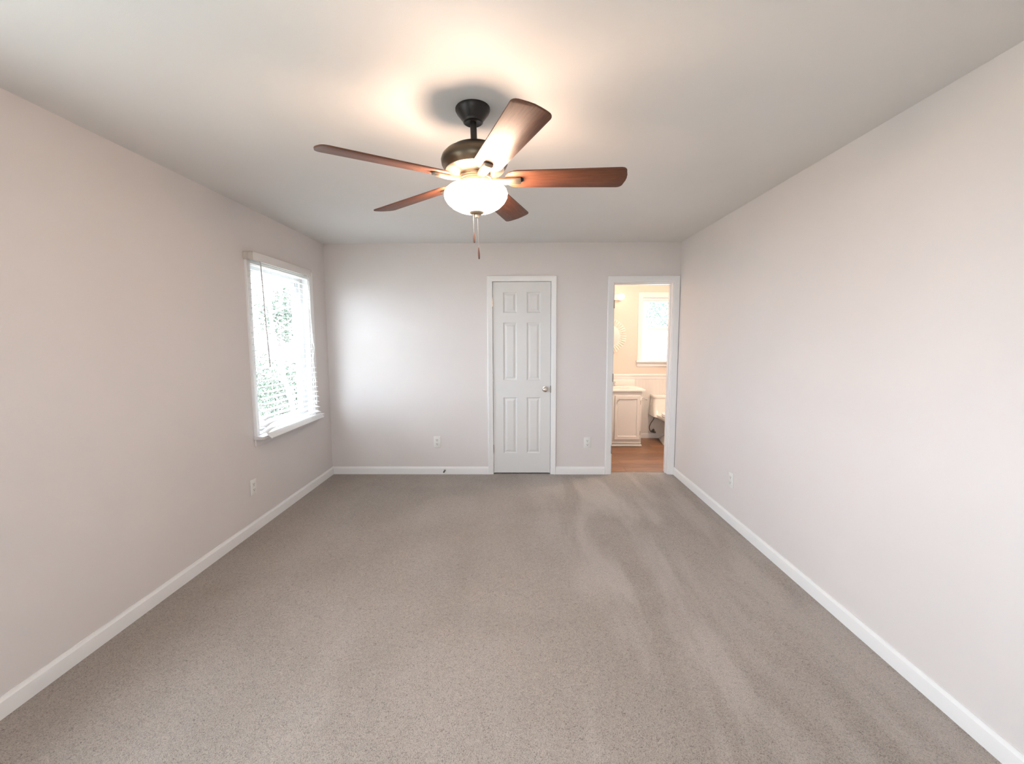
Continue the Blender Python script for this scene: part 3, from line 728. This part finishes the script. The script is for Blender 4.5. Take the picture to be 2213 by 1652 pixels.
ct = thing('vanity_countertop', 'cream marble countertop with backsplash and basin on the vanity', 'countertop', (1.30, 6.19, 0.75))
CX0, CX1, CY0, CY1 = 0.90, 1.704, 5.918, YB - 0.009
bm = bmesh.new(); cx, cy = 1.29, 6.16; n = 48
def rectpt(a):
    dx, dy = math.cos(a), math.sin(a); s = 1e9
    if dx > 1e-9: s = min(s, (CX1 - cx) / dx)
    if dx < -1e-9: s = min(s, (CX0 - cx) / dx)
    if dy > 1e-9: s = min(s, (CY1 - cy) / dy)
    if dy < -1e-9: s = min(s, (CY0 - cy) / dy)
    return cx + dx * s, cy + dy * s
angs = sorted([2 * PI * i / n for i in range(n)] + [math.atan2(y - cy, x - cx) % (2 * PI) for x in (CX0, CX1) for y in (CY0, CY1)])
def ringp(f): return [f(a) for a in angs]
secs = [ringp(lambda a: (*rectpt(a), 0.752)), ringp(lambda a: (*rectpt(a), 0.772)),
        ringp(lambda a: (rectpt(a)[0] * 0.985 + cx * 0.015, rectpt(a)[1] * 0.985 + cy * 0.015, 0.7775))]
for r, z in ((1.0, 0.7775), (0.96, 0.772), (0.85, 0.72), (0.6, 0.665), (0.2, 0.645), (0.03, 0.643)):
    secs.append(ringp(lambda a, r=r, z=z: (cx + 0.215 * r * math.cos(a), cy + 0.155 * r * math.sin(a), z)))
# the basin hangs through the cabinet top
loft(bm, secs)
local(finish('counter_slab', bm, M_MARBLE, ang=40), ct)
bm = boxes((CX0, 1.690, YB - 0.030, YB - 0.0085, 0.777, 0.866), bev=0.003); local(finish('backsplash', bm, M_MARBLE), ct)

fc = thing('basin_faucet', 'chrome two-handle faucet behind the basin', 'faucet', (1.29, 6.345, 0.777))
bm = bmesh.new(); capped(bm, [(0.1, 0.0), (0.1, 0.012), (0.09, 0.016)], 32, 'z', (0, 0, 0), 1.0, 0.26); finish('base', bm, M_CHROME, fc)
bm = bmesh.new(); tube(bm, [(0, 0, 0.01), (0, -0.005, 0.05), (0, -0.03, 0.085), (0, -0.08, 0.09), (0, -0.115, 0.07)], [0.013, 0.012, 0.011, 0.011, 0.010], 16); finish('spout', bm, M_CHROME, fc)
for dx in (-0.085, 0.085):
    bm = bmesh.new(); capped(bm, [(0.016, 0.012), (0.012, 0.04), (0.018, 0.046), (0.017, 0.062), (0.008, 0.068)], 20, 'z', (dx, 0, 0)); tube(bm, [(dx, 0, 0.055), (dx + math.copysign(0.035, dx), -0.012, 0.062)], 0.005, 8); finish('handle', bm, M_CHROME, fc)

# round ribbed mirror
mi = thing('round_mirror', 'round wall mirror with ribbed cream sunburst frame above the vanity', 'mirror', (1.304, YB, 1.487))
bm = bmesh.new(); capped(bm, [(0.172, 0.004), (0.172, 0.012)], 64, 'y'); finish('mirror_glass', bm, M_MIRROR, mi)
bm = bmesh.new(); NR = 40
for i in range(NR):
    a0 = 2 * PI * i / NR; secs = []
    for r, w, h in ((0.168, 0.40, 0.014), (0.20, 0.43, 0.020), (0.238, 0.45, 0.020), (0.249, 0.46, 0.016)):
        hw = w * 2 * PI / NR
        secs.append([(r * math.cos(a0 + s * hw), -hh, r * math.sin(a0 + s * hw)) for s, hh in ((-1, 0.004), (-1, h * 0.55), (-0.5, h), (0.5, h), (1, h * 0.55), (1, 0.004))])
    loft(bm, secs)
lathe(bm, [(0.164, 0.0), (0.164, 0.016), (0.170, 0.018), (0.174, 0.008), (0.240, 0.008), (0.246, 0.014), (0.252, 0.014), (0.2535, 0.010), (0.2535, 0.0)], 88, 'y')
finish('frame', bm, M_MFRAME, mi, ang=40)

vl = thing('vanity_light', 'bar light with lit white globe bulbs above the round mirror', 'wall light', (1.285, YB, 2.037))
bm = boxes((-0.178, 0.178, -0.03, 0.0, -0.045, 0.045), bev=0.006); finish('back_bar', bm, M_PORC, vl)
for dx in (-0.165, 0.0, 0.165):
    bm = bmesh.new(); lathe(bm, [(0.030, 0.028), (0.030, 0.045), (0.024, 0.055), (0.018, 0.056)], 28, 'y', (dx, 0, 0)); s = finish('socket_cup', bm, M_PORC, vl)
    bm = bmesh.new(); ball(bm, (dx, -0.098, 0), 0.05, 2); finish('globe_bulb', bm, M_VBULB, vl)

bl2 = thing('bathroom_fill_dome', 'round lit dome added out of view on the bathroom ceiling as fill', 'fill light', (1.75, 5.08, H))  # unseen dome added to light the bathroom evenly
bm = bmesh.new(); capped(bm, [(0.15, 0.0), (0.155, -0.02), (0.14, -0.028)], 40); finish('base', bm, M_NICKEL, bl2)
bm = bmesh.new(); lathe(bm, [(0.142, -0.02), (0.138, -0.05), (0.115, -0.08), (0.07, -0.10), (0.0005, -0.108)], 40); finish('dome', bm, mat('bath_fill_glow', (0.9, 0.9, 0.9), 0.4, emit=(1.0, 0.79, 0.62), estr=BATH_FILL), bl2)

# toilet
TX = 2.135
to = thing('toilet', 'cream one-piece toilet partly hidden behind the bathroom door jamb', 'toilet', (TX, 6.1, 0))
def plan(hw_b, hw_m, yb, yt, yf, z, n=12):
    """outline: straight back at yb, taper from hw_b to hw_m at yt, then a half ellipse to yf"""
    pts = [(-hw_b + 0.02, yb), (-hw_b, yb - 0.02)]
    pts += [(-hw_b + (hw_b - hw_m) * f, yb - 0.02 + (yt - yb + 0.02) * f) for f in (0.33, 0.66)]
    for i in range(n + 1):
        a = PI + PI * i / n
        pts.append((hw_m * math.cos(a), yt + (yt - yf) * math.sin(a)))
    pts += [(hw_b - (hw_b - hw_m) * f, yb - 0.02 + (yt - yb + 0.02) * f) for f in (0.66, 0.33)]
    pts += [(hw_b, yb - 0.02), (hw_b - 0.02, yb)]
    return [(x, y - 6.1, z) for x, y in pts]
bm = bmesh.new()
loft(bm, [plan(0.098, 0.150, 6.37, 5.99, 5.84, 0.0), plan(0.100, 0.152, 6.37, 5.99, 5.838, 0.018), plan(0.085, 0.120, 6.34, 6.02, 5.86, 0.045), plan(0.062, 0.088, 6.24, 6.06, 5.89, 0.10), plan(0.060, 0.086, 6.22, 6.06, 5.88, 0.20),
          plan(0.070, 0.100, 6.25, 6.02, 5.83, 0.27), plan(0.110, 0.135, 6.36, 5.98, 5.77, 0.315), plan(0.222, 0.178, 6.425, 5.95, 5.738, 0.345), plan(0.240, 0.188, 6.435, 5.95, 5.722, 0.360), plan(0.242, 0.190, 6.436, 5.95, 5.72, 0.385), plan(0.238, 0.186, 6.436, 5.95, 5.725, 0.395)])
finish('bowl', bm, M_PORC, to, ang=50)
def rr(hw, y0, y1, z, rc=0.035, n=6):
    pts = []
    for cx_, cy_, a0 in ((hw - rc, y1 - 0.012, 0), (-hw + rc, y1 - 0.012, PI / 2), (-hw + rc, y0 + rc, PI), (hw - rc, y0 + rc, 1.5 * PI)):
        for i in range(n + 1):
            a = a0 + PI / 2 * i / n; q = rc if cy_ < (y0 + y1) / 2 else 0.012
            pts.append((cx_ + rc * math.cos(a), cy_ + q * math.sin(a) - 6.1, z))
    return pts
bm = bmesh.new(); loft(bm, [rr(0.243, 6.10, 6.437, 0.365, 0.06), rr(0.239, 6.15, 6.437, 0.41, 0.06), rr(0.229, 6.205, 6.437, 0.50, 0.05), rr(0.219, 6.235, 6.437, 0.612, 0.05)]); finish('tank', bm, M_PORC, to, ang=50)
bm = bmesh.new(); loft(bm, [rr(0.223, 6.231, 6.438, 0.613, 0.052), rr(0.225, 6.229, 6.438, 0.618, 0.052), rr(0.225, 6.229, 6.438, 0.64, 0.052), rr(0.215, 6.24, 6.435, 0.652, 0.05)]); finish('tank_lid', bm, M_PORC, to, ang=50)
def oval(hw, y0, y1, z, n=32): return [(hw * math.cos(2 * PI * i / n), (y0 + y1) / 2 + (y1 - y0) / 2 * math.sin(2 * PI * i / n) - 6.1, z) for i in range(n)]
bm = bmesh.new(); loft(bm, [oval(0.186, 5.715, 6.17, 0.397), oval(0.190, 5.71, 6.172, 0.404), oval(0.190, 5.71, 6.172, 0.414), oval(0.184, 5.716, 6.168, 0.418)]); finish('seat', bm, M_SEAT, to, ang=50)
bm = bmesh.new(); loft(bm, [oval(0.184, 5.716, 6.17, 0.421), oval(0.187, 5.712, 6.172, 0.428), oval(0.184, 5.716, 6.17, 0.440), oval(0.15, 5.75, 6.14, 0.448)]); finish('seat_cover', bm, M_SEAT, to, ang=50)

sv = thing('water_supply_valve', 'dark shut-off valve and hose on the wall beside the toilet', 'valve', (1.975, YB - 0.008, 0.105))
bm = bmesh.new(); capped(bm, [(0.026, 0.0), (0.024, 0.005), (0.010, 0.008)], 24, 'y'); finish('escutcheon', bm, M_HOSE, sv)
bm = bmesh.new(); tube(bm, [(0, -0.005, 0), (0, -0.06, 0)], 0.009, 12); tube(bm, [(0, -0.05, -0.012), (-0.0, -0.05, 0.03)], 0.010, 12); tube(bm, [(0, -0.06, 0), (0.0, -0.085, 0)], [0.007, 0.007], 10); capped(bm, [(0.017, 0.078), (0.020, 0.083), (0.017, 0.090)], 12, 'y', (0, 0, 0), 1.0, 0.7); finish('valve_body', bm, M_HOSE, sv)
bm = bmesh.new(); tube(bm, smooth_path([(0, -0.05, 0.025), (-0.012, -0.05, 0.040), (-0.035, -0.052, -0.005), (-0.062, -0.054, 0.03), (-0.070, -0.057, 0.075), (-0.050, -0.06, 0.13), (-0.018, -0.06, 0.18), (0.0, -0.06, 0.232)]), 0.0062, 10); tube(bm, [(0, -0.06, 0.212), (0, -0.06, 0.234)], 0.012, 10); finish('supply_hose', bm, M_HOSE, sv)

tp = thing('toilet_paper_holder', 'small empty chrome paper holder on the side of the vanity', 'paper holder', (1.662, 6.09, 0.632))
bm = bmesh.new(); capped(bm, [(0.0205, 0.0), (0.019, 0.006), (0.008, 0.009), (0.007, 0.06)], 20, 'x', (0, 0, 0.012)); finish('post', bm, M_CHROME, tp, ang=50)
bm = bmesh.new(); tube(bm, [(0.06, 0.004, 0.012), (0.066, -0.01, 0.006), (0.07, -0.06, 0.0), (0.07, -0.13, 0.0), (0.07, -0.137, 0.012)], 0.0055, 10); finish('hook_bar', bm, M_CHROME, tp, ang=50)

# ------------------------------------------------------------------ outdoors
GZ = -0.55
bm = bmesh.new()
bm.faces.new([bm.verts.new(p) for p in ((-40, -25, GZ), (40, -25, GZ), (40, 45, GZ), (-40, 45, GZ))])
tag(finish('ground', bm, M_LAWN, smooth=False), 'grassy ground outside the windows', 'ground', kind='structure')
def leaf_cloud(bm, rng, c, rad, n, size):
    for _ in range(n):
        while True:
            p = Vector((rng.uniform(-1, 1), rng.uniform(-1, 1), rng.uniform(-1, 1)))
            if 0.25 < p.length < 1: break
        p = Vector((c[0] + p.x * rad[0], c[1] + p.y * rad[1], c[2] + p.z * rad[2]))
        a = Vector((rng.gauss(0, 1), rng.gauss(0, 1), rng.gauss(0, 1))).normalized()
        b = a.orthogonal().normalized(); b = (Matrix.Rotation(rng.uniform(0, 6.28), 3, a) @ b)
        s = size * rng.uniform(0.6, 1.3)
        bm.faces.new([bm.verts.new(p + q) for q in (-a * s, b * s * 0.45, a * s, -b * s * 0.45)])
def tree(name, label, x, y, h, r, seed, bark, leaf, nleaf, lean=(0, 0), bare=False, cat='tree', tr_=0.12, nbr=None):
    rng = random.Random(seed)
    t = thing(name, label, cat, (x, y, GZ), kind=None)
    bm = bmesh.new()
    top = Vector((lean[0] * h, lean[1] * h, h))
    pts = [top * f + Vector((rng.gauss(0, 0.04), rng.gauss(0, 0.04), 0)) * (f > 0) for f in (0, 0.2, 0.4, 0.6, 0.8, 1.0)]
    tube(bm, pts, [tr_, tr_ * 0.85, tr_ * 0.7, tr_ * 0.5, tr_ * 0.3, tr_ * 0.1], 9)
    for i in range(nbr if nbr is not None else (26 if bare else 12)):
        f = rng.uniform(0.2, 0.95); p = top * f; a = rng.uniform(0, 2 * PI); L = h * rng.uniform(0.15, 0.32) * (1.2 - f * 0.6)
        q = p + Vector((math.cos(a) * L, math.sin(a) * L, L * rng.uniform(0.3, 0.9)))
        m_ = (p + q) / 2 + Vector((0, 0, -L * 0.08))
        tube(bm, [p, m_, q], [tr_ * 0.3, tr_ * 0.2, 0.008], 6)
        if bare:
            for j in range(4):
                s = p + (q - p) * rng.uniform(0.3, 0.95); a2 = rng.uniform(0, 2 * PI); l2 = L * 0.45
                tube(bm, [s, s + Vector((math.cos(a2) * l2, math.sin(a2) * l2, l2 * 0.6))], [0.016, 0.005], 5)
    finish('trunk', bm, bark, t, ang=60)
    if nleaf:
        bm = bmesh.new()
        for i in range(9):
            a = rng.uniform(0, 2 * PI); rr_ = rng.uniform(0.2, 0.75) * r; zz = h * rng.uniform(0.35, 0.95)
            leaf_cloud(bm, rng, (top.x * zz / h + rr_ * math.cos(a), top.y * zz / h + rr_ * math.sin(a), zz), (r * 0.55, r * 0.55, r * 0.5), nleaf // 9, 0.045)
        finish('foliage', bm, leaf, t, smooth=False)
    return t
def shrub(label, x, y, h, r, seed, leaf, n):
    rng = random.Random(seed)
    t = thing('shrub', label, 'shrub', (x, y, GZ), group='shrubs outside the bedroom window')
    bm = bmesh.new()
    for i in range(7):
        a = rng.uniform(0, 2 * PI); tube(bm, [(0, 0, 0), (0.3 * r * math.cos(a), 0.3 * r * math.sin(a), h * 0.5), (0.6 * r * math.cos(a), 0.6 * r * math.sin(a), h * 0.9)], [0.03, 0.02, 0.006], 6)
    finish('stem', bm, M_BARK, t)
    bm = bmesh.new(); leaf_cloud(bm, rng, (0, 0, h * 0.52), (r, r, h * 0.52), n, 0.032); finish('foliage', bm, leaf, t, smooth=False)
tree('bare_tree', 'pale bare tree leaning across the view through the blind', -4.0, 8.0, 4.6, 1, 11, M_PALEBARK, None, 0, (-0.176, 0.0), True, tr_=0.05)
tree('birch_tree', 'slim pale straight trunk at the edge of the bathroom window view', 2.6, 9.2, 5.0, 1, 14, M_PALEBARK, None, 0, (0.0, 0.02), True, tr_=0.055, nbr=0)
tree('bare_tree', 'grey bare branching tree outside the upper sash of the bedroom window', -8.3, 17.6, 8.5, 1, 5, M_BARK, None, 0, (0.02, 0.0), True)
tree('bare_tree', 'slender bare tree farther off behind the window blind', -11.8, 22.5, 11.0, 1, 8, M_BARK, None, 0, (0.0, 0.05), True)
tree('leafy_tree', 'light green leafy tree outside the edge of the bedroom window', -6.9, 14.6, 6.0, 1.3, 21, M_BARK, M_LEAF, 7000)
for i, (x, y, h, r_) in enumerate(((-5.0, 10.0, 1.5, 1.0), (-7.2, 11.4, 1.8, 1.1), (-5.3, 12.6, 1.7, 0.65), (-9.4, 13.4, 1.9, 1.1))):
    shrub(['low round green shrub seen through the lower sash of the bedroom window', 'broad green shrub behind the low round one outside the bedroom window', 'green shrub outside the window stile, farthest of the shrub row', 'tall green shrub at the back of the row outside the window'][i], x, y, h, r_, 40 + i, M_LEAF, 7000)
tree('evergreen_tree', 'bushy evergreen tree outside the upper pane of the bathroom window', 4.7, 13.0, 5.8, 1.6, 31, M_BARK, M_LEAF2, 14000)
tree('evergreen_tree', 'second evergreen tree behind the first beyond the bathroom window', 8.2, 17.0, 7.0, 1.8, 32, M_BARK, M_LEAF2, 8000)
